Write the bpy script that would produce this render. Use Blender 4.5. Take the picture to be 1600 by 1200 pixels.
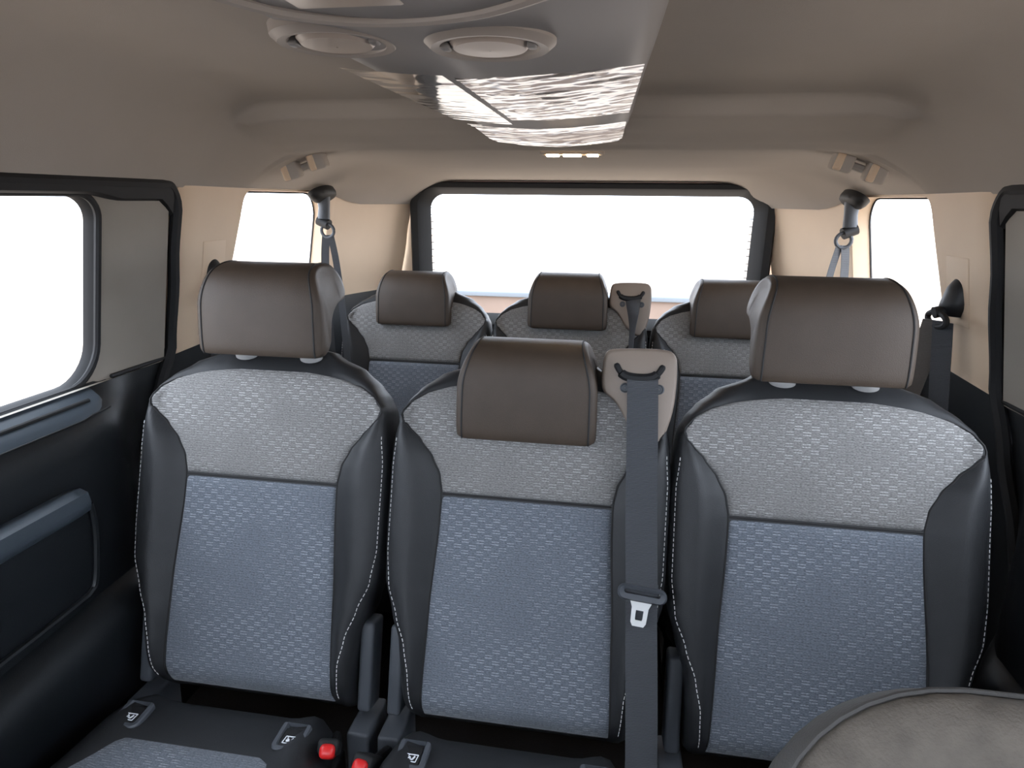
import bpy, bmesh, math, random
from mathutils import Vector, Matrix, noise
random.seed(7)
for o in list(bpy.data.objects): bpy.data.objects.remove(o, do_unlink=True)
S = bpy.context.scene
COL = S.collection

# ------------------------------------------------------------------ camera
# van frame: x = across (0 = centre line), y = towards the tailgate, z = up, cabin floor at 0
CAM = Vector((0.135, 0.0, 1.20)); FPX = 1000.0
yc = Vector((168, -288, 1000)).normalized()
zc = Vector((1, 0.0105, 0)).cross(yc).normalized()
if zc.y > 0: zc = -zc
xc = yc.cross(zc)
def w_of(c): return Vector((c.dot(xc), c.dot(yc), c.dot(zc)))     # image axes (right, down, forward) -> van frame
cr, cd, cf = w_of(Vector((1,0,0))), w_of(Vector((0,1,0))), w_of(Vector((0,0,1)))
cam = bpy.data.cameras.new('camera'); cam.sensor_width = 36; cam.lens = FPX*36/1600; cam.clip_start = .02
camo = bpy.data.objects.new('camera', cam); COL.objects.link(camo)
M4 = Matrix((cr, -cd, -cf)).transposed().to_4x4(); M4.translation = CAM
camo.matrix_world = M4; S.camera = camo

# ------------------------------------------------------------------ sky and exposure
W = bpy.data.worlds.new('world'); S.world = W; W.use_nodes = True
bg = W.node_tree.nodes['Background']; bg.inputs[0].default_value = (0.86, 0.94, 1.08, 1); bg.inputs[1].default_value = 4.2
S.view_settings.view_transform = 'Standard'; S.view_settings.look = 'None'
S.view_settings.gamma = 1; S.view_settings.use_curve_mapping = False
S.view_settings.exposure = 0.78

# ------------------------------------------------------------------ materials
def mat(name, col, rough=.6, metal=0, spec=.5, noise_scale=0, noise_amt=0, bump=0, bump_scale=400, sheen=0, coat=0):
    m = bpy.data.materials.new(name); m.use_nodes = True
    nt = m.node_tree; b = nt.nodes['Principled BSDF']
    b.inputs['Base Color'].default_value = (*col, 1); b.inputs['Roughness'].default_value = rough
    b.inputs['Metallic'].default_value = metal; b.inputs['Specular IOR Level'].default_value = spec
    b.inputs['Sheen Weight'].default_value = sheen; b.inputs['Coat Weight'].default_value = coat
    tc = nt.nodes.new('ShaderNodeTexCoord')
    if noise_amt:
        n = nt.nodes.new('ShaderNodeTexNoise'); n.inputs['Scale'].default_value = noise_scale; n.inputs['Detail'].default_value = 6
        nt.links.new(tc.outputs['Object'], n.inputs['Vector'])
        mr = nt.nodes.new('ShaderNodeMapRange'); mr.inputs[1].default_value = .3; mr.inputs[2].default_value = .7
        mr.inputs[3].default_value = 1-noise_amt; mr.inputs[4].default_value = 1+noise_amt
        nt.links.new(n.outputs['Fac'], mr.inputs[0])
        mx = nt.nodes.new('ShaderNodeVectorMath'); mx.operation = 'SCALE'; mx.inputs[0].default_value = col
        nt.links.new(mr.outputs[0], mx.inputs['Scale']); nt.links.new(mx.outputs[0], b.inputs['Base Color'])
    if bump:
        n2 = nt.nodes.new('ShaderNodeTexNoise'); n2.inputs['Scale'].default_value = bump_scale; n2.inputs['Detail'].default_value = 3
        nt.links.new(tc.outputs['Object'], n2.inputs['Vector'])
        bp = nt.nodes.new('ShaderNodeBump'); bp.inputs['Strength'].default_value = bump; bp.inputs['Distance'].default_value = .002
        nt.links.new(n2.outputs['Fac'], bp.inputs['Height']); nt.links.new(bp.outputs[0], b.inputs['Normal'])
    return m

def fabric(name, base, thread, cell=(.0135, .0098), strength=1.0):
    """woven seat cloth: a checker of plain cells and cells with two pale threads; uv is in metres"""
    m = bpy.data.materials.new(name); m.use_nodes = True; nt = m.node_tree; N = nt.nodes; L = nt.links
    b = N['Principled BSDF']; b.inputs['Roughness'].default_value = .85; b.inputs['Sheen Weight'].default_value = .25
    b.inputs['Specular IOR Level'].default_value = .2
    uv = N.new('ShaderNodeUVMap'); sp = N.new('ShaderNodeSeparateXYZ'); L.new(uv.outputs[0], sp.inputs[0])
    def mt(op, a, c=None, k=None):
        n = N.new('ShaderNodeMath'); n.operation = op
        for i, v in enumerate((a, c, k)):
            if v is None: continue
            if isinstance(v, (int, float)): n.inputs[i].default_value = v
            else: L.new(v, n.inputs[i])
        return n.outputs[0]
    cx = mt('DIVIDE', sp.outputs[0], cell[0]); cy = mt('DIVIDE', sp.outputs[1], cell[1])
    par = mt('MODULO', mt('ADD', mt('ADD', mt('FLOOR', cx), mt('FLOOR', cy)), 2000), 2)
    fx = mt('FRACT', cx); fy = mt('FRACT', cy)
    def band(f, a, c): return mt('MULTIPLY', mt('GREATER_THAN', f, a), mt('LESS_THAN', f, c))
    lines = mt('ADD', band(fy, .12, .34), band(fy, .58, .80))
    dash = mt('MULTIPLY', mt('MULTIPLY', lines, band(fx, .02, .98)), par)
    nz = N.new('ShaderNodeTexNoise'); nz.inputs['Scale'].default_value = 9; nz.inputs['Detail'].default_value = 2; L.new(uv.outputs[0], nz.inputs['Vector'])
    n2 = N.new('ShaderNodeTexNoise'); n2.inputs['Scale'].default_value = 420; n2.inputs['Detail'].default_value = 4; L.new(uv.outputs[0], n2.inputs['Vector'])
    thread_sheen = N.new('ShaderNodeMapRange'); L.new(nz.outputs['Fac'], thread_sheen.inputs[0])
    thread_sheen.inputs[1].default_value = .38; thread_sheen.inputs[2].default_value = .62; thread_sheen.inputs[3].default_value = .25; thread_sheen.inputs[4].default_value = 1  # patchy specular sheen on the threads, put into the colour
    n3 = N.new('ShaderNodeMapRange'); L.new(n2.outputs['Fac'], n3.inputs[0])
    n3.inputs[1].default_value = .3; n3.inputs[2].default_value = .7; n3.inputs[3].default_value = .2; n3.inputs[4].default_value = 1.2
    fac = mt('MULTIPLY', mt('MULTIPLY', mt('MULTIPLY', dash, thread_sheen.outputs[0]), n3.outputs[0]), strength)
    # melange weave of the plain ground
    wv = N.new('ShaderNodeTexNoise'); wv.inputs['Scale'].default_value = 1; wv.inputs['Detail'].default_value = 3
    mp = N.new('ShaderNodeMapping'); mp.inputs['Scale'].default_value = (260, 700, 1); L.new(uv.outputs[0], mp.inputs[0]); L.new(mp.outputs[0], wv.inputs['Vector'])
    g = N.new('ShaderNodeMapRange'); L.new(wv.outputs['Fac'], g.inputs[0])
    g.inputs[1].default_value = .3; g.inputs[2].default_value = .7; g.inputs[3].default_value = .6; g.inputs[4].default_value = 1.45
    cellg = mt('MULTIPLY', g.outputs[0], mt('SUBTRACT', 1.06, mt('MULTIPLY', par, .16)))
    sc = N.new('ShaderNodeVectorMath'); sc.operation = 'SCALE'; sc.inputs[0].default_value = base; L.new(cellg, sc.inputs['Scale'])
    mx = N.new('ShaderNodeMix'); mx.data_type = 'RGBA'; L.new(fac, mx.inputs[0]); L.new(sc.outputs[0], mx.inputs[6]); mx.inputs[7].default_value = (*thread, 1)
    L.new(mx.outputs[2], b.inputs['Base Color'])
    edge = mt('MULTIPLY', mt('PINGPONG', fx, .5), mt('PINGPONG', fy, .5))
    hgt = mt('ADD', mt('MULTIPLY', mt('MINIMUM', mt('MULTIPLY', edge, 12), 1), .6), mt('MULTIPLY', wv.outputs['Fac'], .6))
    bp = N.new('ShaderNodeBump'); bp.inputs['Strength'].default_value = .45; bp.inputs['Distance'].default_value = .0012
    L.new(hgt, bp.inputs['Height']); L.new(bp.outputs[0], b.inputs['Normal'])
    return m

def webbing(name, col):
    m = mat(name, col, .45, spec=.6); nt = m.node_tree; b = nt.nodes['Principled BSDF']
    uv = nt.nodes.new('ShaderNodeUVMap'); wv = nt.nodes.new('ShaderNodeTexWave'); wv.bands_direction = 'Y'
    wv.inputs['Scale'].default_value = 130; wv.inputs['Distortion'].default_value = 1.5; wv.inputs['Detail'].default_value = 2
    nt.links.new(uv.outputs[0], wv.inputs['Vector'])
    bp = nt.nodes.new('ShaderNodeBump'); bp.inputs['Strength'].default_value = .5; bp.inputs['Distance'].default_value = .001
    nt.links.new(wv.outputs['Fac'], bp.inputs['Height']); nt.links.new(bp.outputs[0], b.inputs['Normal'])
    return m

def schlick(nt, f0):                              # reflection by angle, the same from both sides of a thin sheet
    lw = nt.nodes.new('ShaderNodeLayerWeight'); lw.inputs[0].default_value = .5
    p = nt.nodes.new('ShaderNodeMath'); p.operation = 'POWER'; nt.links.new(lw.outputs['Facing'], p.inputs[0]); p.inputs[1].default_value = 5
    a = nt.nodes.new('ShaderNodeMath'); a.operation = 'MULTIPLY_ADD'; a.use_clamp = True
    nt.links.new(p.outputs[0], a.inputs[0]); a.inputs[1].default_value = 1-f0; a.inputs[2].default_value = f0
    return a.outputs[0]
def glass(name, tint):
    m = bpy.data.materials.new(name); m.use_nodes = True; nt = m.node_tree; N = nt.nodes; N.remove(N['Principled BSDF'])
    tr = N.new('ShaderNodeBsdfTransparent'); tr.inputs[0].default_value = (*tint, 1)
    gl = N.new('ShaderNodeBsdfGlossy'); gl.inputs['Roughness'].default_value = .02
    fr = schlick(nt, .03)
    mx = N.new('ShaderNodeMixShader'); nt.links.new(fr, mx.inputs[0]); nt.links.new(tr.outputs[0], mx.inputs[1]); nt.links.new(gl.outputs[0], mx.inputs[2])
    nt.links.new(mx.outputs[0], N['Material Output'].inputs[0]); return m

def film_mat(name):
    m = bpy.data.materials.new(name); m.use_nodes = True; nt = m.node_tree; N = nt.nodes; N.remove(N['Principled BSDF'])
    tr = N.new('ShaderNodeBsdfTransparent'); tr.inputs[0].default_value = (.9, .91, .92, 1)
    gl = N.new('ShaderNodeBsdfGlossy'); gl.inputs['Roughness'].default_value = .08
    df = N.new('ShaderNodeBsdfDiffuse'); df.inputs[0].default_value = (.75, .77, .79, 1)
    m1 = N.new('ShaderNodeMixShader'); m1.inputs[0].default_value = .10; nt.links.new(gl.outputs[0], m1.inputs[1]); nt.links.new(df.outputs[0], m1.inputs[2])
    fr = schlick(nt, .14)
    mx = N.new('ShaderNodeMixShader'); nt.links.new(fr, mx.inputs[0]); nt.links.new(tr.outputs[0], mx.inputs[1]); nt.links.new(m1.outputs[0], mx.inputs[2])
    nt.links.new(mx.outputs[0], N['Material Output'].inputs[0]); return m

MT = {}
MT['bolster'] = mat('charcoal_leatherette', (.023, .024, .026), .48, spec=.45, noise_scale=30, noise_amt=.08, bump=.25, bump_scale=900)
MT['headrest'] = mat('warm_lit_leatherette', (.067, .048, .0345), .50, spec=.4, noise_scale=25, noise_amt=.06, bump=.25, bump_scale=900)  # same leatherette as the bolsters, with warm light put into the colour
MT['fab_up'] = fabric('lit_grey_weave', (.205, .200, .194), (.60, .59, .58), strength=.75)  # upper backrest cloth, its brighter warm light put into the colour
MT['fab_low'] = fabric('shaded_grey_weave', (.135, .152, .178), (.48, .52, .57), strength=.62)  # the same cloth lower down, with bluish shade put into the colour
MT['stitch'] = mat('pale_thread', (.75, .74, .72), .7)
MT['seam'] = mat('seam_black', (.018, .017, .017), .7)
MT['beige'] = mat('beige_trim', (.80, .61, .43), .55, noise_scale=6, noise_amt=.03, bump=.1, bump_scale=700)
MT['liner'] = mat('headliner_cloth', (.48, .43, .38), .95, spec=.1, noise_scale=5, noise_amt=.03, bump=.25, bump_scale=900)
MT['dark'] = mat('dark_plastic', (.009, .011, .013), .40, noise_scale=12, noise_amt=.06, bump=.2, bump_scale=900)
MT['ledge'] = mat('sheen_plastic', (.055, .070, .086), .40, bump=.15, bump_scale=900)  # dark door plastic with its bluish sky sheen put into the colour
MT['darker'] = mat('black_plastic', (.012, .013, .015), .45, bump=.15, bump_scale=900)
MT['rubber'] = mat('black_rubber', (.008, .008, .009), .7)
MT['pillar'] = mat('grey_pillar_trim', (.30, .265, .225), .6, noise_scale=8, noise_amt=.04, bump=.15, bump_scale=900)
MT['gate'] = mat('tailgate_trim', (.006, .006, .0065), .6)
MT['console'] = mat('grey_console', (.27, .26, .26), .45)
MT['lens'] = mat('peach_lens', (.50, .43, .38), .35)
MT['ring'] = mat('vent_ring', (.40, .355, .32), .45)
MT['film'] = film_mat('clear_film')
MT['guide'] = mat('guide_plastic', (.27, .215, .175), .5, bump=.15, bump_scale=900)
MT['chrome'] = mat('bright_steel', (.75, .75, .74), .18, metal=1)
MT['collar'] = mat('satin_collar', (.42, .41, .40), .3, metal=.3)
MT['tongue'] = mat('tongue_steel', (.95, .95, .93), .25, metal=.1)
MT['strap'] = webbing('black_webbing', (.060, .064, .073))
MT['strap_brown'] = webbing('grey_webbing', (.115, .10, .088))
MT['red'] = mat('red_button', (.70, .022, .022), .35)
MT['white'] = mat('white_print', (.85, .87, .9), .6)
MT['cover'] = mat('hinge_cover', (.075, .082, .094), .5, bump=.15, bump_scale=900)
MT['carpet'] = mat('carpet', (.02, .02, .022), .95, bump=.8, bump_scale=300)
MT['front_fab'] = mat('front_seat_cloth', (.150, .130, .108), .85, noise_scale=60, noise_amt=.18, bump=.35, bump_scale=500)
MT['front_edge'] = mat('front_seat_border', (.060, .056, .052), .6, bump=.2, bump_scale=700)
MT['ground'] = mat('pale_concrete', (.46, .365, .28), .9, noise_scale=.6, noise_amt=.06)
MT['tanwall'] = mat('tan_render', (.20, .145, .115), .9, noise_scale=3, noise_amt=.1)
MT['wallout'] = mat('outside_wall', (.15, .17, .19), .9, noise_scale=.8, noise_amt=.08)
MT['glass'] = glass('window_glass', (.93, .94, .94))
MT['lamp'] = mat('lamp_lens', (.9, .85, .78), .2)
_b = MT['lamp'].node_tree.nodes['Principled BSDF']; _b.inputs['Emission Color'].default_value = (1, .70, .42, 1); _b.inputs['Emission Strength'].default_value = 24

# ------------------------------------------------------------------ mesh helpers
def link(name, me, m, parent=None, smooth=True, ang=40):
    o = bpy.data.objects.new(name, me); COL.objects.link(o)
    if m: me.materials.append(MT[m] if isinstance(m, str) else m)
    if smooth:
        me.shade_smooth()
        if ang: me.set_sharp_from_angle(angle=math.radians(ang))
    if parent: o.parent = parent
    return o
def pyd(name, V, F, m, parent=None, smooth=True, ang=40, uv=None, recalc=True):
    me = bpy.data.meshes.new(name); me.from_pydata([tuple(v) for v in V], [], F)
    if uv:
        l = me.uv_layers.new(name='UVMap')
        for lp in me.loops: l.data[lp.index].uv = uv[lp.vertex_index]
    if recalc:
        bm = bmesh.new(); bm.from_mesh(me); bmesh.ops.recalc_face_normals(bm, faces=bm.faces); bm.to_mesh(me); bm.free()
    me.update(); return link(name, me, m, parent, smooth, ang)
def grid(nu, nv, fn, base=0, wrap=False):
    V = [fn(i/(nu-1) if not wrap else i/nu, j/(nv-1)) for j in range(nv) for i in range(nu)]
    F = [(base+j*nu+i, base+j*nu+(i+1) % nu, base+(j+1)*nu+(i+1) % nu, base+(j+1)*nu+i) for j in range(nv-1) for i in range(nu if wrap else nu-1)]
    return V, F
def skin(loops, cap0=False, cap1=False, closed=True):
    n = len(loops[0]); V = [p for l in loops for p in l]; F = []
    for k in range(len(loops)-1):
        for i in range(n if closed else n-1):
            j = (i+1) % n; F.append((k*n+i, k*n+j, (k+1)*n+j, (k+1)*n+i))
    if cap0: F.append(tuple(range(n)))
    if cap1: F.append(tuple((len(loops)-1)*n+i for i in range(n)))
    return V, F
def join(parts):
    V, F = [], []
    for v, f in parts:
        b = len(V); V += list(v); F += [tuple(b+i for i in q) for q in f]
    return V, F
def rbox(name, size, m, parent=None, loc=(0,0,0), rot=(0,0,0), bev=.006, seg=3, taper=None):
    bm = bmesh.new(); bmesh.ops.create_cube(bm, size=1)
    for v in bm.verts:
        v.co = Vector((v.co.x*size[0], v.co.y*size[1], v.co.z*size[2]))
        if taper and v.co.z > 0: v.co.x *= taper[0]; v.co.y *= taper[1]
    if bev: bmesh.ops.bevel(bm, geom=bm.edges[:], offset=bev, segments=seg, affect='EDGES', profile=.5)
    me = bpy.data.meshes.new(name); bm.to_mesh(me); bm.free()
    o = link(name, me, m, parent); o.location = loc; o.rotation_euler = rot; return o
def tube_vf(path, r, n=10, cap=True):
    path = [Vector(p) for p in path]; loops = []
    tg = [(path[min(i+1, len(path)-1)]-path[max(i-1, 0)]).normalized() for i in range(len(path))]
    up = min((Vector((.96, .2, .1)), Vector((.1, .96, .2)), Vector((.2, .1, .96))), key=lambda a: max(abs(a.dot(t)) for t in tg))
    for i, p in enumerate(path):
        t = (path[min(i+1, len(path)-1)]-path[max(i-1, 0)]).normalized()
        a = t.cross(up).normalized(); b = t.cross(a).normalized()
        rr = r[i] if isinstance(r, (list, tuple)) else r
        loops.append([p+a*math.cos(2*math.pi*k/n)*rr+b*math.sin(2*math.pi*k/n)*rr for k in range(n)])
    return skin(loops, cap, cap)
def tube(name, path, r, m, parent=None, n=10):
    V, F = tube_vf(path, r, n); return pyd(name, V, F, m, parent)
def ribbon(name, path, wdir, width, th, m, parent=None):
    """flat strap: path of points, wdir and width constant or per point"""
    path = [Vector(p) for p in path]; n = len(path); loops = []; uv = []; s = 0
    for i, p in enumerate(path):
        if i: s += (p-path[i-1]).length
        wd = Vector(wdir[i] if isinstance(wdir, list) else wdir).normalized(); w = width[i] if isinstance(width, list) else width
        t = (path[min(i+1, n-1)]-path[max(i-1, 0)]).normalized(); nn = t.cross(wd).normalized()
        loops.append([p-wd*w/2+nn*th/2, p+wd*w/2+nn*th/2, p+wd*w/2-nn*th/2, p-wd*w/2-nn*th/2]); uv += [(0, s), (w, s), (w, s), (0, s)]
    V, F = skin(loops, True, True); return pyd(name, V, F, m, parent, uv=uv, ang=30)
def smooth_path(pts, n=6):
    pts = [Vector(p) for p in pts]; P = [pts[0]]+pts+[pts[-1]]; out = []
    for i in range(1, len(P)-2):
        a, b, c, d = P[i-1:i+3]
        for k in range(n):
            t = k/n; out.append(.5*((2*b)+(c-a)*t+(2*a-5*b+4*c-d)*t*t+(3*b-a-3*c+d)*t**3))
    return out+[pts[-1]]
def rrect(a0, a1, b0, b1, r, n=8):
    rs = r if isinstance(r, (list, tuple)) else [r]*4; out = []
    for k, (ca, cb, s) in enumerate(((a1, b1, 0), (a0, b1, 1), (a0, b0, 2), (a1, b0, 3))):
        q = rs[k]; ox = ca-q if ca == a1 else ca+q; oy = cb-q if cb == b1 else cb+q
        for i in range(n+1):
            t = math.pi/2*(s+i/n); out.append((ox+q*math.cos(t), oy+q*math.sin(t)))
    return out
def mixl(A, B, t): return [(a[0]*(1-t)+b[0]*t, a[1]*(1-t)+b[1]*t) for a, b in zip(A, B)]
def interp(tab, v):
    if v <= tab[0][0]: return tab[0][1]
    for (a, x), (b, y) in zip(tab, tab[1:]):
        if v <= b:
            t = (v-a)/(b-a); t = t*t*(3-2*t)*.5+t*.5; return x+(y-x)*t
    return tab[-1][1]
def sst(a, b, x): t = min(1, max(0, (x-a)/(b-a))); return t*t*(3-2*t)
def empty(name, loc=(0,0,0), label=None, cat=None, group=None):
    o = bpy.data.objects.new(name, None); COL.objects.link(o); o.location = loc; o.empty_display_size = .05
    return tag(o, label, cat, group)
def tag(o, label=None, cat=None, group=None, kind=None):
    if label: o['label'] = label
    if cat: o['category'] = cat
    if group: o['group'] = group
    if kind: o['kind'] = kind
    return o
def copy_tree(o, parent=None):
    c = o.copy(); COL.objects.link(c); c.parent = parent
    for ch in o.children: copy_tree(ch, c)
    return c
def struct(o, label, cat): return tag(o, label, cat, None, 'structure')

# ------------------------------------------------------------------ cabin shell
def wside(z):                                     # half width of the cabin, leaning in above the belt line
    return interp([(0, .84), (.5, .865), (.86, .85), (1.05, .815), (1.22, .782), (1.3, .765)], z)
def plan(y):                                      # the rear corners turn in towards the tailgate
    return 0 if y < 2.02 else -.13*((y-2.02)/.40)**1.6
def wx(y, z, s): return s*(wside(z)+plan(y))

V, F = [(-.93, -1.3, 0), (.93, -1.3, 0), (.93, 2.5, 0), (-.93, 2.5, 0), (-.93, -1.3, -.06), (.93, -1.3, -.06), (.93, 2.5, -.06), (-.93, 2.5, -.06)], [(0,1,2,3), (4,5,6,7), (0,1,5,4), (1,2,6,5), (2,3,7,6), (3,0,4,7)]
struct(pyd('floor', V, F, 'carpet', smooth=False), 'dark carpeted cabin floor under the seats', 'floor')

# headliner: main panel, cross beam, lower rear panel, coved into the side walls
def ztop(y):
    return interp([(-.6, .185), (0, .20), (.6, .203), (1.2, .195), (1.26, .189), (1.292, .183), (1.300, .176), (1.308, .155), (1.318, .148), (1.40, .132), (1.46, .114), (1.50, .104), (1.525, .103), (1.545, .109), (1.70, .104), (2.1, .086), (2.44, .062)], y)
def zedge(y): return .016 if y < 1.95 else .016-.04*sst(1.95, 2.2, y)
def ceil_z(x, y):
    We = .783+plan(y)*1.02; s = min(1, abs(x)/We)
    t = max(0, (s-.70)/.30); g = 1-t**2.1
    zt = ztop(y)
    if y > 1.26:                                  # the beam and the rear panel fade into the cove
        k = sst(.665, .615, abs(x)) if y < 1.53 else 1
        zm = interp([(1.26, .188), (1.53, .115), (2.44, .062)], y); zt = zt*k+zm*(1-k)
    return 1.2+zedge(y)+(zt-zedge(y))*g
ys = [-.60+.07*i for i in range(26)]+[1.24+.0087*i for i in range(41)]+[1.61+.0415*i for i in range(21)]
xs = [-1+2*i/72 for i in range(73)]
V = []; F = []
for y in ys:
    for s in xs: x = s*(.783+plan(y)*1.02); V.append((x, y, ceil_z(x, y)))
n = len(xs)
for j in range(len(ys)-1):
    for i in range(n-1): F.append((j*n+i, j*n+i+1, (j+1)*n+i+1, (j+1)*n+i))
ceiling = struct(pyd('ceiling', V, F, 'liner', ang=60), 'grey beige cloth headliner with a cross beam', 'ceiling')
# outer roof skin closing the cabin above the liner
prof = [(-.875, 1.236), (-.865, 1.29), (-.82, 1.37), (-.70, 1.435), (-.4, 1.455), (0, 1.46), (.4, 1.455), (.70, 1.435), (.82, 1.37), (.865, 1.29), (.875, 1.236)]
V, F = skin([[Vector((x, y, z)) for x, z in prof] for y in (-.60, .5, 1.5, 2.52)], closed=False)
V2, F2 = skin([[Vector((x, 2.52, z)) for x, z in prof], [Vector((x, 2.50, 1.236)) for x, z in prof]], closed=False)
pyd('roof_skin', *join([(V, F), (V2, F2)]), 'darker', ceiling)

def door_edge(z): return interp([(.05, .98), (.48, 1.06), (.62, 1.12), (.78, 1.205), (.87, 1.258), (1.3, 1.258)], z)
def build_side(s, nm, i):
    # wall: rear quarter, dark below the belt line, beige above it with the quarter window
    q0 = 1.278
    lo = lambda a, b: (wx(q0+(2.44-q0)*a, .02+.85*b, s), 0, 0)
    def lower(a, b):
        z = -.03+.90*b; y0 = door_edge(z)+.02; y = y0+(2.44-y0)*a
        x = wside(z)+plan(y)+.012
        arch = sst(.62, .30, math.hypot((y-1.78)/1.0, (z-.18)/.9)); return Vector((s*(x-.10*arch), y, z))
    V, F = grid(40, 26, lower)
    wall = struct(pyd('wall_'+nm, V, F, 'dark'), 'dark lower side trim of the cabin behind the sliding door, %s' % ('on the side with the door armrest' if s < 0 else 'on the side of the front seat'), 'wall')
    hole = [(y+.065*max(0, (z-.9)/.31)*max(0, (2.0-y)/.5)*1.0, z) for y, z in rrect(1.470, 2.03, .895, 1.212, [.10, .03, .05, .07])]
    outer = rrect(1.278, 2.06, .862, 1.232, [.003]*4)
    outer = [(y, z-(.014*sst(1.45, 1.28, y) if z < .9 else 0)+(.02*sst(1.33, 1.5, y) if z < .9 else 0)) for y, z in outer]
    lp = lambda L, dx: [Vector((s*(wside(z)+plan(y)+dx), y, z)) for y, z in L]
    loops = [[Vector((s*(wside(z)+.045), y, z)) for y, z in outer], lp(mixl(outer, hole, .02), .004)]+[lp(mixl(outer, hole, t), -.002) for t in (.08, .3, .55, .8)]+[lp(mixl(outer, hole, .97), .0), lp(hole, .006), lp(hole, .05)]
    pt = pyd('pillar_trim', *skin(loops), 'beige', wall, ang=35); pt['label'] = 'beige upper trim round the quarter window'
    V, F = grid(16, 12, lambda a, b: Vector((wx(2.055+.39*a, .86+.37*b, s), 2.055+.39*a, .86+.37*b)))
    pyd('rear_pillar_trim', V, F, 'beige', wall)
    V, F = grid(30, 2, lambda a, b: Vector((s*(wside(.87)+plan(1.278+1.16*a)+(.0 if b < .5 else .02)), 1.278+1.16*a, .868-.004*b)))
    # window
    win = pyd('window_%d' % i, lp(hole, .05), [tuple(range(len(hole)))], 'glass', smooth=False, recalc=False)
    struct(win, 'rear quarter window beside the third row seats, %s' % ('over the side with the door armrest' if s < 0 else 'over the side of the front seat'), 'window')
    pyd('window_seal', *skin([lp(hole, .046), lp([(y*.985+1.75*.015, z*.97+1.055*.03) for y, z in hole], .047), lp(hole, .052)]), 'rubber', win)
    # black door seal
    path = [Vector((s*(wside(z)-.004), door_edge(z)+.010, z)) for z in [-.03+.03*k for k in range(41)]]+[Vector((s*.785, 1.268-.028*(1-math.cos(t)), 1.176+.046*math.sin(t))) for t in (.25, .5, .75, 1.0, 1.25, 1.5)]
    path += [Vector((s*(.783), 1.24-.02*k, 1.222)) for k in range(1, 61)]
    tube('door_seal', path, .0125, 'rubber', wall, 8)
    # sliding door
    def dx(y, z):
        bl = sst(1.17, 1.0, y)                     # the swollen panel dies out towards the rear edge
        led = interp([(0, .815), (.30, .80), (.60, .79), (.775, .790), (.797, .80), (.852, .862)], z)
        return s*(led*bl+(wside(z)+.004)*(1-bl))
    V, F = grid(46, 44, lambda a, b: (lambda z: Vector((dx(.03+(door_edge(z)-.03)*a, z), .03+(door_edge(z)-.03)*a, z)))(-.03+.88*b))
    door = struct(pyd('door_%d' % i, V, F, 'dark', ang=60), 'dark sliding door panel with a window ledge, %s' % ('with a pull armrest beside the second row' if s < 0 else 'beside the front seat'), 'door')
    wh = rrect(.13, 1.075, .845, 1.202, [.05, .03, .03, .075]); wh = [(y, z) for y, z in wh]
    wo = rrect(.03, 1.255, .846, 1.222, [.025, .003, .003, .003])
    lq = lambda L, d: [Vector((s*(wside(z)+d), y, z)) for y, z in L]
    loops = [lq(wo, .035), lq(wo, .006)]+[lq(mixl(wo, wh, t), -.004+.012*t) for t in (.06, .2, .4, .6, .8)]+[lq(mixl(wo, wh, .96), .012), lq(wh, .024), lq(wh, .045)]
    V, F = skin(loops)
    nq = len(wh)*2
    pyd('frame_trim', V, F[:-nq], 'pillar', door, ang=40); pyd('window_reveal', V, F[-nq:], 'rubber', door, ang=40)
    rows = []
    for k in range(70):
        y = .03+1.222*k/69
        lo_ = 1.2005 if y < 1.03 else 1.2005-.012*sst(1.03, 1.12, y)-.03*sst(1.21, 1.25, y)**2; hi = 1.226
        rows.append([Vector((s*(wside(z)+d), y, z)) for z, d in ((hi, .02), (hi, -.006), (hi*.5+lo_*.5, -.010), (lo_+.004, -.009), (lo_, -.002), (lo_, .02))])
    pyd('frame_header', *skin(rows, True, True, closed=False), 'rubber', door, ang=40)
    # joint line between upper frame trim and lower panel
    tube('joint_line', [Vector((s*(wside(.85)-.0015), y, .851)) for y in [1.09+.012*k for k in range(14)]], .0042, 'rubber', door, 6)
    # glass + seal
    w2 = pyd('window_%d' % (i+1), lq(wh, .042), [tuple(range(len(wh)))], 'glass', smooth=False, recalc=False)
    struct(w2, 'sliding door window, %s' % ('above the ledge and pull armrest' if s < 0 else 'on the side of the front seat'), 'window')
    wi = [(y*.99+.6*.01, z*.97+1.02*.03) for y, z in wh]
    pyd('window_seal', *skin([lq(wh, .018), lq(wi, .03), lq(wi, .040), lq(wh, .044)]), 'rubber', w2)
    lw_ = lq(wh, .014); tube('glass_edge', lw_+[lw_[0]], .0065, 'rubber', w2, 8)
    V, F = grid(2, 12, lambda a, b: Vector((s*(wside(.78+.46*b)+.055), 1.17+.22*a, .78+.46*b)))
    pyd('leak_blocker', V, F, 'darker', door)  # unseen strip added to block light leaking through the door gap
    # ledge inset plate with its slot
    def led(y, t, off=0):                          # t across the sloping ledge, 0 at the glass
        z = .848-.05*t; x = s*(.858-.058*t); nrm = Vector((-s*.62, 0, .78)); p = Vector((x, y, z)); p.x = dx(y, z); return p+nrm*off
    out = [(y, t) for y, t in rrect(.06, 1.035, .10, .86, [.02, .02, .02, .02])]
    rows = []
    for k in range(60):
        y = .06+(1.035-.06)*k/59; tt = .86 if y < .98 else .86-.30*((y-.98)/.055)**2
        rows.append([led(y, .06+(tt-.06)*j/5, .0035 if 0 < j < 5 else .0005) for j in range(6)])
    pyd('ledge_plate', *skin(rows, closed=False), 'ledge', door, ang=50)
    tube('ledge_slot', [led(.06+.945*k/30, .46, .004) for k in range(31)], .0042, 'rubber', door, 8)
    tube('ledge_groove', [led(.06+.975*k/40, (.86 if k < 38 else .80)+.03, .0015) for k in range(41)], .0016, 'rubber', door, 6)
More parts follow.
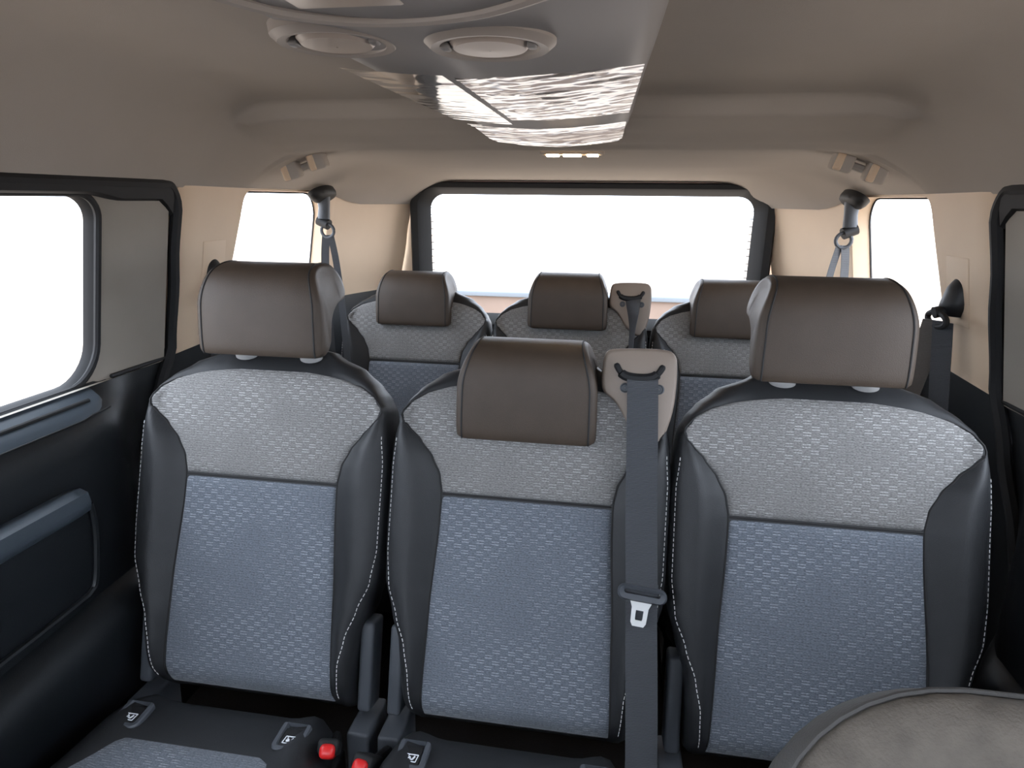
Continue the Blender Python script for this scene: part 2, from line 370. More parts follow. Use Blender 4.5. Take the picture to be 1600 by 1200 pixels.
    V, F = [(s*.905, -1.2, -.06), (s*.905, 2.5, -.06), (s*.905, 2.5, .80), (s*.905, -1.2, .80)], [(0, 1, 2, 3)]
    pyd('outer_skin', V, F, 'darker', door, smooth=False)
    # armrest bar over a recessed pocket
    prof = [(.0, .030), (.030, .036), (.044, .030), (.048, .012), (.044, -.004), (.020, -.020), (0, -.022)]
    loops = []
    for k in range(26):
        y = .25+.665*k/25; e = sst(.915, .885, y)*.999+.001; b = dx(y, .67)
        loops.append([Vector((b-s*(px*e-.004), y, .672+pz*(.6+.4*e))) for px, pz in prof])
    ar = pyd('armrest', *skin(loops, True, True), 'ledge', door, ang=50)
    rim = [Vector((dx(y, z)-s*.004, y, z)) for y, z in [(.922, .66), (.924, .62), (.918, .57), (.905, .51), (.89, .495), (.86, .49), (.7, .485), (.4, .48)]]
    tube('pocket_rim', smooth_path(rim, 5), .006, 'dark', door, 8)
    loops = []
    for k in range(24):
        y = .1+.98*k/23; e = sst(1.08, .95, y)
        loops.append([Vector((dx(y, .40+pz)-s*(px*(.2+.8*e)-.003), y, .40+.10*sst(.6, 1.05, y)*.2+pz)) for px, pz in ((0, .06), (.02, .055), (.045, .035), (.055, .0), (.05, -.15), (0, -.2))])
    pyd('door_bin', *skin(loops, True, True), 'dark', door, ang=50)
    # front door
    fo = rrect(-1.15, .0, .02, 1.226, .003); fh = rrect(-.80, -.07, .88, 1.20, .04)
    V, F = skin([lq(fo, .0)]+[lq(mixl(fo, fh, t), 0) for t in (.25, .5, .75)]+[lq(fh, 0), lq(fh, .04)])
    fd = struct(pyd('door_%d' % (i+2), V, F, 'dark'), 'dark front door panel %s' % ('on the armrest side' if s < 0 else 'beside the front seat'), 'door')
    struct(pyd('window_%d' % (i+2), lq(fh, .03), [tuple(range(len(fh)))], 'glass', smooth=False, recalc=False), 'front door window %s' % ('on the armrest side' if s < 0 else 'beside the front seat'), 'window')
    V, F = grid(2, 20, lambda a, b: Vector((s*(wside(.02+1.2*b)+.004), -.005+.045*a, .02+1.2*b)))
    pyd('centre_post', V, F, 'dark', fd)
build_side(-1, 'left', 1); build_side(1, 'right', 5)

# tailgate
TX = .016; YB = 2.43
def lt(L, dy): return [Vector((x+TX, YB+dy+.10*(1.2-z)*.15, z)) for x, z in L]
outer = rrect(-.80, .80, .0, 1.30, .01); fr = rrect(-.662, .662, .70, 1.258, [.085, .085, .05, .05]); gh = rrect(-.592, .592, .765, 1.213, [.055, .055, .04, .04])
lowcut = lambda z: z < .865
V, F = skin([lt(outer, .03)]+[lt(mixl(outer, fr, t), .02) for t in (.3, .6, .9)]+[lt(fr, .02)])
up = [f for f in F if sum(V[i][2] for i in f)/4 > .86]; dn = [f for f in F if sum(V[i][2] for i in f)/4 <= .86]
wb = struct(pyd('wall_back', V, dn, 'dark', ang=40), 'dark lower tailgate trim behind the third row', 'wall')
pyd('upper_trim', V, up, 'beige', wb)
mid = mixl(fr, gh, .45)
pyd('window_surround', *skin([lt(fr, .03), lt(fr, -.012), lt(mixl(fr, gh, .10), -.022), lt(mid, -.022), lt(mixl(fr, gh, .6), -.012), lt(gh, .03)]), 'gate', wb, ang=35)
wg = struct(pyd('window_9', lt(gh, .028), [tuple(range(len(gh)))], 'glass', smooth=False, recalc=False), 'wide tailgate window with a black surround', 'window')
parts = []
for sx in (-1, 1):                                # ends of the heating wires
    for k in range(15):
        z = .80+.026*k; x0 = sx*.590+TX; x1 = sx*.580+TX; parts.append(tube_vf([(x0, YB+.02, z), (x1, YB+.02, z)], .0016, 5))
hw = pyd('heating_wire_ends', *join(parts), 'rubber', wg); hw['kind'] = 'stuff'
# front bulkhead, dashboard side and windscreen behind the camera
V, F = [(-.9, -1.2, 0), (.9, -1.2, 0), (.9, -1.2, 1.05), (-.9, -1.2, 1.05)], [(0, 1, 2, 3)]
struct(pyd('wall_front', V, F, 'dark', smooth=False), 'dark dashboard bulkhead at the front of the cabin', 'wall')
V, F = [(-.86, -1.2, 1.05), (.86, -1.2, 1.05), (.76, -.60, 1.385), (-.76, -.60, 1.385)], [(0, 1, 2, 3)]
struct(pyd('window_10', V, F, 'glass', smooth=False, recalc=False), 'windscreen at the front of the cabin', 'window')
# outside ground
V, F = [(-60, -60, -.5), (60, -60, -.5), (60, 60, -.5), (-60, 60, -.5)], [(0, 1, 2, 3)]
tag(pyd('ground', V, F, 'ground', smooth=False), 'pale concrete ground outside the windows', 'ground', kind='structure')

lw = empty('garden_wall', (0, 8.0, -.5), 'low tan wall with pale coping outside behind the tailgate window', 'wall')
rbox('wall_body', (5.0, .2, .52), 'tanwall', lw, (0, 0, .26), bev=.01)
rbox('coping', (5.1, .3, .06), 'wallout', lw, (0, 0, .55), bev=.012)
# ------------------------------------------------------------------ overhead console
con = empty('overhead_console', (0, 0, 1.40), 'grey overhead console with round vents under clear protective film', 'console')
def conz(y): return interp([(.1, 1.332), (.7, 1.333), (1.2, 1.331), (1.33, 1.322), (1.43, 1.318)], y)
def conw(y): return interp([(.1, .175), (.6, .165), (1.2, .150), (1.32, .146), (1.37, .138), (1.40, .105)], y)
loops = []
for k in range(60):
    y = .15+(1.40-.15)*k/59; h = conw(y); zb = conz(y)-1.4; e = 1-.6*sst(1.375, 1.40, y)
    pr = [(-h-.012, .02), (-h-.004, zb+.035), (-h+.006, zb+.012), (-h+.022, zb+.002)]+[(-h+.022+(2*h-.044)*j/10, zb-.010*math.sin(math.pi*j/10)) for j in range(1, 10)]+[(h-.022, zb+.002), (h-.006, zb+.012), (h+.004, zb+.035), (h+.012, .02)]
    loops.append([Vector((x, y, .02+(z-.02)*1 if e > .99 else .02+(z-.02)*(.55+.45*(e-.4)/.6))) for x, z in pr])
pyd('console_body', *skin(loops, closed=False, cap1=False), 'console', con, ang=50)
def lathe(prof, n=40, sx=1, sy=1):
    return skin([[Vector((r*math.cos(2*math.pi*k/n)*sx, r*math.sin(2*math.pi*k/n)*sy, z)) for k in range(n)] for r, z in prof])
for vx in (-.112, .022):
    V, F = lathe([(.056, .010), (.055, .002), (.049, -.003), (.042, -.002), (.038, .003), (.037, .010)])
    v = pyd('air_vent', V, F, 'ring', con); v.location = (vx, .578, -.0725 if vx < 0 else -.0785)
    V, F = lathe([(.034, .008), (.034, .001), (.030, -.003), (.001, -.004)]); d = pyd('vent_disc', V, F, 'lens', v)
    for q in (-1, 1): rbox('vent_tab', (.008, .012, .008), 'console', v, (q*.036, -.006, .0), bev=.002)
rbox('lamp_lens', (.078, .05, .010), 'lens', con, (-.050, .437, -.073), bev=.004)
tube('panel_border', smooth_path([(-.150, .455, -.0665), (-.105, .486, -.0735), (-.040, .500, -.0765), (.030, .486, -.0770), (.085, .455, -.074)], 8), .0045, 'ring', con, 8)
def film_piece(y0, y1, x0, x1, amp, seed):
    nx, ny = 70, max(20, int((y1-y0)*170))
    def fn(a, b):
        y = y0+(y1-y0)*b; h = conw(y)-.012; x = (x0+(x1-x0)*a)*h
        p = Vector((x*26+seed, y*30, seed)); wz = noise.noise(p)*.5+noise.noise(Vector((x*9, y*75+x*22, seed)))*.8
        sag = .010*math.sin(math.pi*min(1, max(0, (x+h)/(2*h))))
        return Vector((x, y+.004*noise.noise(Vector((x*30, seed, 0))), conz(y)-1.4-.006-sag-amp*(.5+.5*abs(wz))*2-.0006))
    V, F = grid(nx, ny, fn); return pyd('protective_film', V, F, 'film', con, ang=None)
film_piece(.675, 1.02, -.22, 1.0, .0022, 3.1)
film_piece(1.14, 1.375, -.92, 1.0, .0016, 5.3)
film_piece(.675, 1.10, -1.0, -.30, .0007, 12.4)

# small rear lamp on the headliner
lm = empty('dome_lamp', (.02, 1.60, ceil_z(.02, 1.60)), 'small rear ceiling lamp with three lit strips behind the cross beam', 'lamp')
rbox('lamp_base', (.15, .05, .012), 'liner', lm, (0, 0, -.002), bev=.004)
for x, w in ((-.045, .030), (.0, .042), (.048, .026)): rbox('lamp_strip', (w, .022, .006), 'lamp', lm, (x, -.012, -.009), bev=.002)

# folded handles on the cove
for s in (-1, 1):
    hx, hy = s*.655, 1.60; hz = ceil_z(hx, hy)
    g = empty('grab_handle', (hx, hy, hz), 'small beige folded grab handle above the quarter window, %s' % ('armrest side' if s < 0 else 'front seat side'), 'handle', 'folded grab handles')
    for xx in (-.036, .036):
        m_ = rbox('handle_mount', (.046, .034, .046), 'liner', g, (xx, 0, ceil_z(hx+xx, hy)-hz-.012), (.15, s*.25, 0), bev=.007)
        rbox('mount_cover', (.018, .010, .038), 'beige', m_, (-.010, -.0145, -.002), bev=.004)
    tube('handle_bar', [(-.05, .018, ceil_z(hx-.05, hy)-hz-.010), (.05, .018, ceil_z(hx+.05, hy)-hz-.010)], .009, 'liner', g, 8)

# ------------------------------------------------------------------ seats
RC = math.radians(18); SINR, COSR = math.sin(RC), math.cos(RC)
INS = [(0, .168), (.2, .162), (.36, .153), (.406, .152), (.44, .158), (.47, .173), (.50, .196), (.523, .218), (.538, .2315), (.548, .2325), (.566, .220), (.582, .198), (.60, .158), (.613, .10)]
OUT = [(-.02, .196), (0, .202), (.08, .205), (.14, .212), (.19, .228), (.25, .244), (.33, .2472), (.45, .2472), (.50, .2445), (.545, .2390), (.57, .228), (.59, .212), (.62, .178), (.645, .12)]
STI = [(0, .181), (.09, .186), (.14, .196), (.19, .214), (.24, .233), (.30, .2405), (.45, .2410), (.50, .237)]
def surf(u, v):                                    # forward height of the backrest front over its plane
    a = abs(u); i = interp(INS, v); o = interp(OUT, v); h = 0
    b = min(1, max(0, (a-i*.93)/max(.01, (o-i*.93))))
    amp = .026*sst(.60, .48, v)*sst(-.02, .1, v)+.004
    h += amp*sst(0, .62, b)
    h -= .024*b**7
    h += .007*math.exp(-((v-.2)/.14)**2)*(1-(a/.3)**2)
    if v > .555: h -= .036*((v-.555)/.085)**2
    if v < .05: h -= .030*((.05-v)/.05)**2
    return h
def seat_pt(u, v, w): return Vector((u, SINR*v-COSR*w, COSR*v+SINR*w))   # seat origin at the foot of the backrest plane
def make_backrest(seat, fab=('fab_up', 'fab_low')):
    loops = []; nu = 76
    vs = [-.02+.665*k/90 for k in range(91)]
    for k, v in enumerate(vs):
        o = interp(OUT, v); e = 0
        row = [(o*math.sin(math.pi/2*(-1+2*i/nu)) if False else o*(-1+2*i/nu), None) for i in range(nu+1)]
        back = -.105+.05*sst(.50, .645, v)+.02*sst(.04, -.02, v)
        pts = [seat_pt(u, v, surf(u, v)) for u, _ in row]
        f1 = surf(o, v)
        for t, du in ((.3, .0), (.7, -.002), (.92, -.012)): pts.append(seat_pt(o+du, v, f1+(back-f1)*t))
        for i in range(1, 8): pts.append(seat_pt((o-.02)*(1-2*i/8), v, back))
        for t, du in ((.92, -.012), (.7, -.002), (.3, .0)): pts.append(seat_pt(-o-du, v, f1+(back-f1)*t))
        loops.append(pts)
    # rounded top
    top = loops[-1]; c = sum(top, Vector())/len(top)
    for sc, up_ in ((.93, .007), (.75, .011), (.3, .012)): loops.append([c+(p-c)*sc+seat_pt(0, up_, 0) for p in top])
    V, F = skin(loops, True, True)
    back = pyd('backrest', V, F, 'bolster', seat, ang=60)
    seam_v = .406
    def panel(name, v0, v1, m, nv):
        V, F, uv = [], [], []; nu = 60
        for j in range(nv+1):
            v = v0+(v1-v0)*j/nv; hw = interp(INS, v)
            if v1 > .6: hw *= math.sqrt(max(.0, 1-(max(0, (v-.585)/(v1-.585)))**2.6))*.55+.45 if v > .585 else 1
            for i in range(nu+1):
                s_ = -1+2*i/nu; u = s_*hw
                d = min(hw*(1-abs(s_)), (v-v0)*.8, (v1-v)*.8)
                off = .0060*(1-math.exp(-d/.006))+.0006 if d > 1e-4 else -.003
                V.append(seat_pt(u, v, surf(u, v)+off)); uv.append((u+.5, v+.5))
        n_ = nu+1
        for j in range(nv):
            for i in range(nu): F.append((j*n_+i, j*n_+i+1, (j+1)*n_+i+1, (j+1)*n_+i))
        return pyd(name, V, F, m, back, ang=None, uv=uv)
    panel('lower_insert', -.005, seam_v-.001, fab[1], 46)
    panel('upper_insert', seam_v+.001, .613, fab[0], 44)
    tube('panel_seam', [seat_pt(u, seam_v, surf(u, seam_v)-.0002) for u in [-.15+.3*i/20 for i in range(21)]], .0018, 'seam', back, 6)
    ip = [seat_pt(sg*interp(INS, v), v, surf(interp(INS, v), v)+.0002) for sg, vv in ((-1, [.02+.57*i/60 for i in range(61)]), (1, [.59-.57*i/60 for i in range(61)])) for v in vv]
    tube('insert_piping', ip, .0013, 'seam', back, 6)
    parts = []                                       # dashed contrast stitching along both bolsters
    for sg in (-1, 1):
        pts = []; v = .02; 
        while v < .50: pts.append(v); v += .0085
        for v in pts:
            a, b = interp(STI, v), interp(STI, v+.0053)
            parts.append(tube_vf([seat_pt(sg*a, v, surf(a, v)+.0006), seat_pt(sg*b, v+.0053, surf(b, v+.0053)+.0004)], .0007, 4))
    st = pyd('stitching', *join(parts), 'stitch', back, smooth=False, recalc=False); st['kind'] = 'stuff'
    return back
HP = [(-.063, -.086), (-.0655, -.074), (-.0635, -.04), (-.059, 0), (-.053, .030), (-.042, .054), (-.026, .068), (.0, .0755), (.03, .0765), (.058, .071), (.074, .058), (.081, .038), (.079, .018), (.066, .007), (.036, .003), (.006, -.012), (-.016, -.040), (-.026, -.068), (-.032, -.084), (-.048, -.090)]
def dense(P, n=3): 
    c = smooth_path([Vector((a, b, 0)) for a, b in P]+[Vector((P[0][0], P[0][1], 0))], n); return [(p.x, p.y) for p in c[:-1]]
HPD = dense(HP)
def htap(pz): return 1-.02*max(0, (pz+.05)/.12)-.15*max(0, (pz-.005)/.07)**1.6   # narrows towards the top
def make_headrest(seat, raised):
    base = seat_pt(0, .62, -.040)+Vector((0, .0, .0)); base = Vector((-.006, .197, .590))
    base = base+Vector((0, SINR, COSR))*raised
    cx_ = sum(p[0] for p in HPD)/len(HPD); cz_ = sum(p[1] for p in HPD)/len(HPD)
    loops = []
    for x, sc in ((-.123, .55), (-.1225, .80), (-.120, .90), (-.114, .965), (-.106, 1.0), (-.05, 1.008), (0, 1.01), (.05, 1.008), (.106, 1.0), (.114, .965), (.120, .90), (.1225, .80), (.123, .55)):
        loops.append([Vector((x*htap(pz), cx_+(py-cx_)*sc, cz_+(pz-cz_)*(sc*.5+.5 if sc < 1 else 1))) for py, pz in HPD])
    V, F = skin(loops, True, True)
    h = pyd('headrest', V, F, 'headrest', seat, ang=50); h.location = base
    for sg in (-1, 1):
        tube('headrest_seam', [Vector((sg*.1105*htap(pz), cx_+(py-cx_)*.986, cz_+(pz-cz_)*.995)) for py, pz in HPD[:48]], .0016, 'seam', h, 6)
        tube('headrest_post', [Vector((sg*.067, .036, .02)), Vector((sg*.067, .036, .02))-Vector((0, SINR, COSR))*(.05+raised)], .0055, 'chrome', h, 10)
        pc = seat_pt(sg*.067, .642, -.032)
        V2, F2 = lathe([(.0065, .004), (.010, .0085), (.018, .0075), (.0215, .003), (.0225, -.004)], 28, 1.0, .72)
        c_ = pyd('headrest_collar', V2, F2, 'collar', seat); c_.location = pc; c_.rotation_euler = (.38, 0, 0)
    return h
def make_cushion(seat):
    def out(t):                                    # plan outline, t 0 back .. 1 front (towards the camera)
        return interp([(0, .185), (.15, .199), (.35, .202), (.6, .215), (.9, .225), (1, .20)], t)
    loops = []
    Y0, Y1 = -.035, -.50
    for k in range(22):
        t = k/21; y = Y0+(Y1-Y0)*t; o = out(t); zt = interp([(0, .002), (.08, .022), (.2, .030), (.55, .038), (.9, .045), (1, .02)], t); zb = -.10
        row = [Vector((o*u_, y, zt+.012*sst(.6, .85, abs(u_))-.03*max(0, (abs(u_)-.86)/.14)**2)) for u_ in [-1+2*i/24 for i in range(25)]]
        loops.append(row+[Vector((o, y, zb+.03)), Vector((o-.02, y, zb)), Vector((-o+.02, y, zb)), Vector((-o, y, zb+.03))])
    c = pyd('cushion', *skin(loops, True, True), 'bolster', seat, ang=55)
    V, F, uv = [], [], []
    for j in range(25):
        t = .235+(.97-.235)*j/24; y = Y0+(Y1-Y0)*t; hw = interp([(.235, .125), (.28, .140), (.45, .165), (1, .185)], t)
        for i in range(21):
            u = (-1+2*i/20)*hw; zt = interp([(0, .002), (.08, .022), (.2, .030), (.55, .038), (.9, .045), (1, .02)], t); q = abs(u)/out(t)
            d = min(hw-abs(u), (t-.235)*.4); off = .007*(1-math.exp(-d/.006))-.001
            V.append(Vector((u, y, zt+.012*sst(.6, .85, q)+off))); uv.append((u+.5, y+2))
    for j in range(24):
        for i in range(20): F.append((j*21+i, j*21+i+1, (j+1)*21+i+1, (j+1)*21+i))
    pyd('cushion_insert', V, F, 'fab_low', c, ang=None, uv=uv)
    return c
def make_isofix(seat, x):
    g = pyd('isofix_guide', *frame_U(), 'cover', seat, ang=30); g.location = (x, -.100, .0315); g.rotation_euler = (math.radians(3), 0, 0)
    rbox('isofix_tag', (.030, .034, .003), 'rubber', g, (0, -.004, .0015), bev=.001)
    parts = []
    def bar(x0, y0, x1, y1, r=.0009): parts.append(tube_vf([(x0, y0, .0036), (x1, y1, .0036)], r, 5))
    q = [(-.010, -.016), (.009, -.016), (.011, -.003), (-.008, -.003)]
    for a, b in zip(q, q[1:]+q[:1]): bar(*a, *b)
    bar(-.004, -.006, -.0035, -.0062, .0022); bar(-.005, -.012, -.001, -.008, .0018); bar(-.005, -.012, .003, -.012, .0012); bar(.003, -.012, .006, -.006, .0014)
    ic = pyd('child_seat_icon', *join(parts), 'white', g, smooth=False); ic['label'] = 'white child seat pictogram'
    return g
def frame_U():
    o = rrect(-.026, .026, -.030, .022, [.004, .004, .012, .012]); i = rrect(-.016, .016, -.021, .0225, [.002, .002, .003, .003])
    l = lambda L, z: [Vector((a, b, z)) for a, b in L]
    return skin([l(o, -.004), l(mixl(o, i, 0), .003), l(mixl(o, i, .2), .0055), l(mixl(o, i, .8), .0055), l(i, .002), l(i, -.004)])
def make_hinges(seat):
    for sg in (-1, 1):
        a = rbox('hinge_arm', (.026, .055, .165), 'cover', seat, (sg*.2225, .062, .060), (-RC*.9, 0, 0), bev=.007)
        rbox('hinge_base', (.042, .10, .11), 'cover', seat, (sg*.222, .03, -.090), (-.05, 0, 0), bev=.006)
def make_guide(seat):
    """shoulder belt outlet on the top corner of the middle backrests"""
    cx0, cz0 = .184, .605
    L = [(p.x, p.y) for p in smooth_path([(-.062, .05, 0), (-.058, .068, 0), (-.045, .075, 0), (0, .078, 0), (.045, .077, 0), (.060, .068, 0), (.064, .05, 0), (.064, .01, 0), (.060, -.03, 0), (.050, -.066, 0), (.040, -.086, 0), (.022, -.086, 0), (-.01, -.06, 0), (-.035, -.02, 0), (-.058, .0, 0), (-.063, .02, 0), (-.062, .05, 0)], 3)[:-1]]
    def lp(sc, w): return [seat_pt(cx0+x*sc, cz0+z*sc, w) for x, z in L]
    hole = rrect(-.034, .034, .010, .030, .009, 8)
    g = pyd('belt_guide', *skin([lp(.80, -.085), lp(.94, -.075), lp(1, -.05), lp(1, .002), lp(.985, .012), lp(.95, .0175), lp(.90, .019), lp(.4, .020), lp(.02, .020)], True, True), 'guide', seat, ang=45)
    g['label'] = 'taupe plastic belt outlet'
    ps = []
    tube('outlet_slot', smooth_path([seat_pt(cx0+x, cz0+z, .0205) for x, z in ((-.040, .049), (-.034, .038), (-.026, .030), (-.012, .026), (.012, .026), (.026, .030), (.034, .038), (.040, .049))], 5), [.003, .0045]+[.0055]*6+[.0085]*20+[.0055]*6+[.0045, .003], 'rubber', g, 8)
    for sx in (-1, 1):
        V, F = lathe([(.0085, 0), (.0085, .003), (.0065, .004), (.006, .002), (.0008, .002)], 20)
        q = pyd('screw_cap', V, F, 'cover', g); q.location = seat_pt(cx0+.006+sx*.0285, cz0+.008, .019); q.rotation_euler = (math.pi/2-RC, 0, 0)
    return g
def make_base(seat):
    for sg in (-1, 1):
        rbox('base_rail', (.04, .46, .035), 'darker', seat, (sg*.17, -.22, -.283), bev=.006)
        for yy in (-.40, -.02): rbox('base_leg', (.035, .05, .18), 'darker', seat, (sg*.17, yy, -.18), bev=.006)
    rbox('base_pan', (.40, .42, .03), 'darker', seat, (0, -.25, -.105), bev=.006)
SY, SZ = .893, .303
def make_seat(name, x, y, raised, label, group, guide=False):
    s_ = empty(name, (x, y, SZ), label, 'seat', group)
    make_backrest(s_); make_headrest(s_, raised); make_cushion(s_); make_hinges(s_)
    for ix in (-.147, .147): make_isofix(s_, ix)
    if guide: make_guide(s_)
    make_base(s_); return s_
def reseat(src, x, y, label, group, dz=None):
    c = copy_tree(src); c.location = (x, y, SZ); c['label'] = label; c['group'] = group
    return c
G2, G3 = 'second row seats', 'third row seats'
R3 = .92
sL = make_seat('rear_seat', -.502, SY, .115, 'second row seat with raised headrest beside the door armrest', G2)
sM = make_seat('rear_seat', 0, SY, 0, 'second row middle seat with lowered headrest and belt hanging down its bolster', G2, True)
sR = reseat(sL, .496, SY, 'second row seat with raised headrest directly behind the front seat headrest', G2)
t3 = make_seat('rear_seat', -.495, SY+R3, 0, 'third row outer seat behind the second row seat next to the door armrest', G3)
tM = reseat(sM, 0, SY+R3, 'third row middle seat with belt outlet and narrow twisted belt', G3)
tR = reseat(t3, .495, SY+R3, 'third row outer seat hidden mostly behind the second row seat behind the front seat', G3)

def shift_head(seat, dz):
    for ch in seat.children:
        if ch.name.startswith('headrest') and ch.name.split('.')[0] == 'headrest': ch.location.z += dz
shift_head(sM, -.012); shift_head(tM, .008)
# front seat beside the camera
fs = empty('front_seat', (.402, .20, .268), 'front seat with rounded taupe cloth headrest standing before the second row', 'seat')
fl = []
for k in range(30):
    z = .0+.56*k/29; o = interp([(0, .21), (.2, .24), (.4, .235), (.5, .20), (.56, .13)], z); th = interp([(0, .075), (.4, .06), (.5, .05), (.56, .02)], z)
    fl.append([Vector((o*math.copysign(abs(math.cos(t))**.6, math.cos(t)), .02+.20*z+th*math.copysign(abs(math.sin(t))**.7, math.sin(t)), z)) for t in [2*math.pi*i/40+.001 for i in range(40)]])
pyd('backrest', *skin(fl, True, True), 'bolster', fs, ang=60)
pl = [(x, z) for x, z in rrect(-.180, .180, -.11, .085, [.10, .10, .05, .05], 10)]
pin = [(x*.955, z*.93) for x, z in pl]; cenz = -.01
HC = Vector((0, .075, .605))
def lh(L, sc, y): return [Vector((x*sc, y-.02*(z/.1)**2*0-.03*(x/.15)**2*-1, z*sc)) for x, z in L]
hd = pyd('headrest', *skin([lh(pl, .45, .040), lh(pl, .80, .036), lh(pl, .92, .022), lh(pl, .98, -.002), lh(pl, 1.0, -.025), lh(pl, .965, -.040), lh(pl, .90, -.050), lh(pl, .5, -.052)], True, True), 'front_edge', fs, ang=60)
hd.location = HC; hd.rotation_euler = (-.85, 0, 0)
pyd('headrest_insert', *skin([lh(pin, 1.02, -.044), lh(pin, 1.0, -.052), lh(pin, .95, -.058), lh(pin, .8, -.064), lh(pin, .4, -.066), lh(pin, .02, -.066)], False, True), 'front_fab', hd, ang=60)
tube('insert_seam', [p for p in lh(pin, 1.02, -.0505)]+[lh(pin, 1.02, -.0505)[0]], .0016, 'front_edge', hd, 6)
for sg in (-1, 1): tube('headrest_post', [(sg*.07, .10, .55), (sg*.07, .125, .46)], .0065, 'chrome', fs, 10)
rbox('cushion', (.48, .46, .13), 'bolster', fs, (0, -.23, -.02), bev=.04)
rbox('base_rail', (.40, .44, .20), 'darker', fs, (0, -.22, -.20), bev=.01)

# ------------------------------------------------------------------ belts
def sp(x, y, u, v, w): return Vector((x, y, SZ))+seat_pt(u, v, w)
mb = empty('seat_belt', sp(0, SY, .19, .62, .0), 'grey lap and shoulder belt with steel tongue hanging on the second row middle seat', 'seat belt')
def W2L(o, p): return Vector(p)-o.location
pth = [(.190, .634, .016), (.190, .624, .028), (.192, .58, .031), (.195, .50, .037), (.199, .40, .042), (.203, .32, .046), (.206, .27, .046)]
ribbon('belt_strap', [W2L(mb, sp(0, SY, *q)) for q in smooth_path(pth, 6)], (1, 0, 0), .0515, .0016, 'strap', mb)
pth = [(.206, .292, .042), (.207, .24, .040), (.212, .15, .041), (.217, .05, .044), (.221, -.04, .047), (.223, -.12, .05)]
ribbon('lap_strap', [W2L(mb, sp(0, SY, *q)) for q in smooth_path(pth, 6)], (1, 0, 0), .0515, .0016, 'strap', mb)
tg = empty('tmp'); bpy.data.objects.remove(tg)
# tongue: oblong black ring with a steel blade
L = rrect(-.040, .040, -.0125, .0125, .0124, 8); Li = rrect(-.029, .029, -.001, .0065, .0035, 8)
TQ = [(.0, 0)]
def tl(Lx, w, tilt=-.09): return [W2L(mb, sp(0, SY, .206+x*math.cos(tilt)-z*math.sin(tilt), .277+x*math.sin(tilt)*1+z+.30*x*x/.04*.0, .050+w)) for x, z in Lx]
tgn = pyd('tongue', *skin([tl(Li, -.006), tl(mixl(L, Li, .25), -.007), tl(L, -.002), tl(L, .003), tl(mixl(L, Li, .3), .008), tl(Li, .006), tl(Li, -.006)]), 'cover', mb, ang=40)
bo = [(-.0175, -.012), (.0175, -.012), (.0135, -.022), (.0125, -.046), (.009, -.052), (-.009, -.052), (-.0125, -.046), (-.0135, -.022)]
bi = [(-.006, -.026), (.006, -.026), (.0062, -.029), (.006, -.040), (.005, -.0425), (-.005, -.0425), (-.006, -.040), (-.0062, -.029)]
pyd('tongue_blade', *skin([tl(bo, .000), tl(bo, .003), tl(bi, .003), tl(bi, .000), tl(bo, .000)]), 'tongue', tgn, smooth=False)
# third row middle belt, seen almost edge-on
b3 = empty('seat_belt', sp(0, SY+R3, .19, .62, 0), 'narrow twisted grey belt hanging from the third row middle seat outlet', 'seat belt')
P3 = smooth_path([sp(0, SY+R3, *q) for q in ((.192, .634, .016), (.192, .622, .028), (.194, .57, .040), (.193, .50, .055), (.190, .40, .075), (.188, .25, .08), (.188, .05, .08))], 8)
n3 = len(P3)
ribbon('belt_strap', [W2L(b3, p) for p in P3], [Vector((math.cos(a), -math.sin(a), 0)) for a in [1.30*sst(0, .5, i/(n3-1)) for i in range(n3)]], .047, .0016, 'strap', b3)

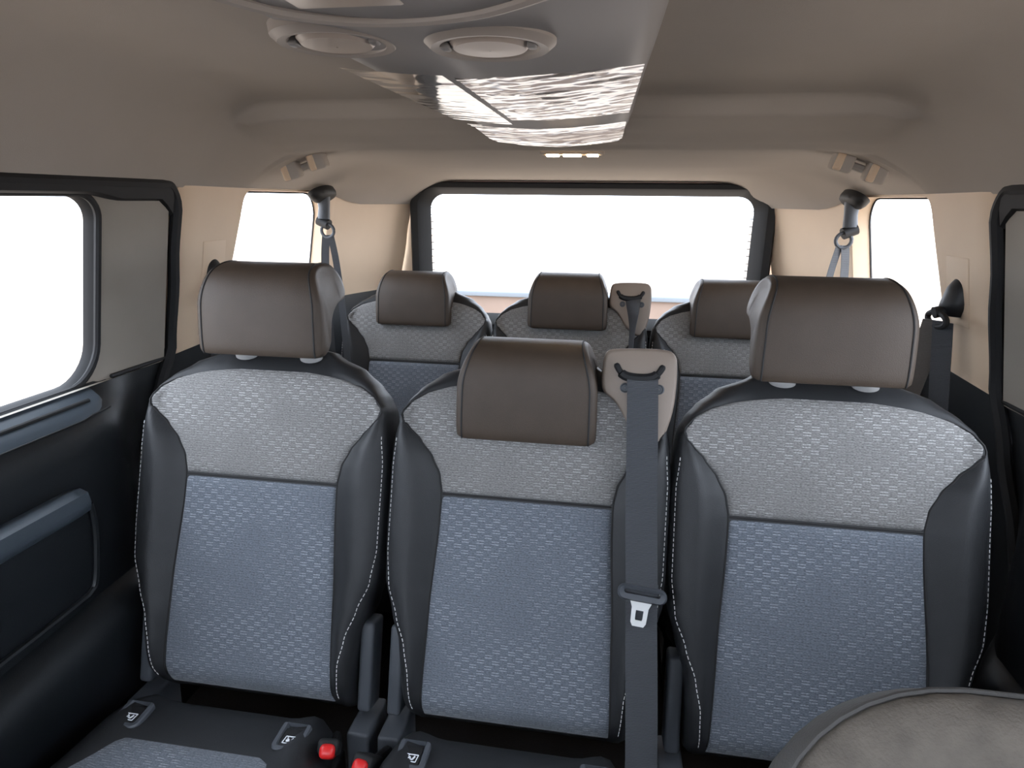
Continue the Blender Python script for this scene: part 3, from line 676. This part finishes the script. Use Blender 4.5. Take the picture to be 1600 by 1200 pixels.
def pillar_belt(s):
    wl = 'on the front seat side' if s > 0 else 'on the door armrest side'
    o = empty('seat_belt', (s*.81, 1.415, 1.03), 'black belt anchor with long straps on beige pillar %s' % wl, 'seat belt', 'second row pillar belts')
    loops = []
    for k in range(10):
        t = k/9; w = interp([(0, .012), (.3, .026), (.7, .030), (1, .020)], t); dp = interp([(0, .006), (.4, .026), (.8, .034), (1, .02)], t)
        loops.append([Vector((s*(.012-dp*abs(math.sin(a))), w*math.cos(a), .035-.085*t)) for a in [math.pi*i/12 for i in range(13)]])
    pyd('anchor_cover', *skin(loops, False, False, closed=False), 'darker', o, ang=60)
    tube('strap_ring', [Vector((-s*.022+.0, .040*math.cos(a)*1.0, -.058+.014*math.sin(a))) for a in [2*math.pi*i/24 for i in range(25)]], .006, 'rubber', o, 8)
    tube('ring_bolt', [(s*.005, 0, -.035), (-s*.03, 0, -.045)], .012, 'darker', o, 12)
    ribbon('belt_strap', smooth_path([(-s*.024, .0, -.060), (-s*.030, .005, -.12), (-s*.050, .01, -.25), (-s*.075, .0, -.42), (-s*.08, -.02, -.62)], 5), (s*.75, -.66, .0), .046, .0016, 'strap_brown', o)
    ribbon('return_strap', smooth_path([(-s*.018, -.018, -.060), (-s*.012, -.030, -.15), (-s*.002, -.040, -.30), (-s*.01, -.045, -.62)], 5), (s*.6, -.8, .0), .040, .0016, 'strap', o)
    rbox('anchor_recess', (.006, .09, .14), 'beige', o, (s*.008, 0, .0), (0, -s*.19, 0), bev=.003)
for s in (-1, 1): pillar_belt(s)
def roof_belt(s):
    wl = 'on the armrest side' if s < 0 else 'on the front seat side'
    o = empty('seat_belt', (s*.752, 1.905, 1.205), 'black hanging belt stalk under the headliner edge %s' % wl, 'seat belt', 'third row roof belts')
    V, F = lathe([(.050, .012), (.050, .0), (.044, -.010), (.030, -.015), (.001, -.016)], 28, .62, 1.5)
    b = pyd('bezel', V, F, 'gate', o); b.rotation_euler = (0, s*.65, 0)
    tube('stalk', [(0, 0, -.005), (0, 0, -.04), (s*.002, -.004, -.072)], [.020, .017, .019], 'cover', o, 14)
    tube('pivot', [(s*.018, -.004, -.074), (-s*.016, -.010, -.088)], .016, 'gate', o, 12)
    tube('strap_ring', [Vector((-s*.012+.020*math.cos(a), -.012, -.105+.020*math.sin(a))) for a in [2*math.pi*i/20 for i in range(21)]], .005, 'cover', o, 8)
    ribbon('belt_strap', smooth_path([(-s*.006, -.012, -.118), (s*.004, -.010, -.20), (s*.010, 0, -.35), (s*.015, .02, -.62)], 5), (1, .3, 0), .024, .0016, 'strap', o)
    ribbon('return_strap', smooth_path([(-s*.020, -.012, -.118), (-s*.035, -.016, -.20), (-s*.052, -.03, -.35), (-s*.07, -.05, -.62)], 5), (1, .3, 0), .020, .0016, 'strap', o)
for s in (-1, 1): roof_belt(s)

# buckles between the second row cushions
for i, (x, y, z, rz, lb) in enumerate(((-.283, .775, .345, .25, 'taller red seat belt buckle between the second row cushions, near the child seat tag'), (-.222, .765, .335, -.1, 'lower red seat belt buckle beside the second row middle seat cushion'))):
    b = empty('belt_buckle', (x, y, z), lb, 'buckle', 'buckles between the second row cushions'); b.rotation_euler = (.75, .12, rz)
    rbox('buckle_body', (.034, .024, .075), 'rubber', b, (0, 0, -.035), bev=.007)
    rbox('release_button', (.025, .022, .055), 'red', b, (0, -.007, -.016), bev=.008)
    tube('buckle_stalk', [(0, 0, -.07), (0, .02, -.14), (0, .0, -.22)], .009, 'rubber', b, 8)
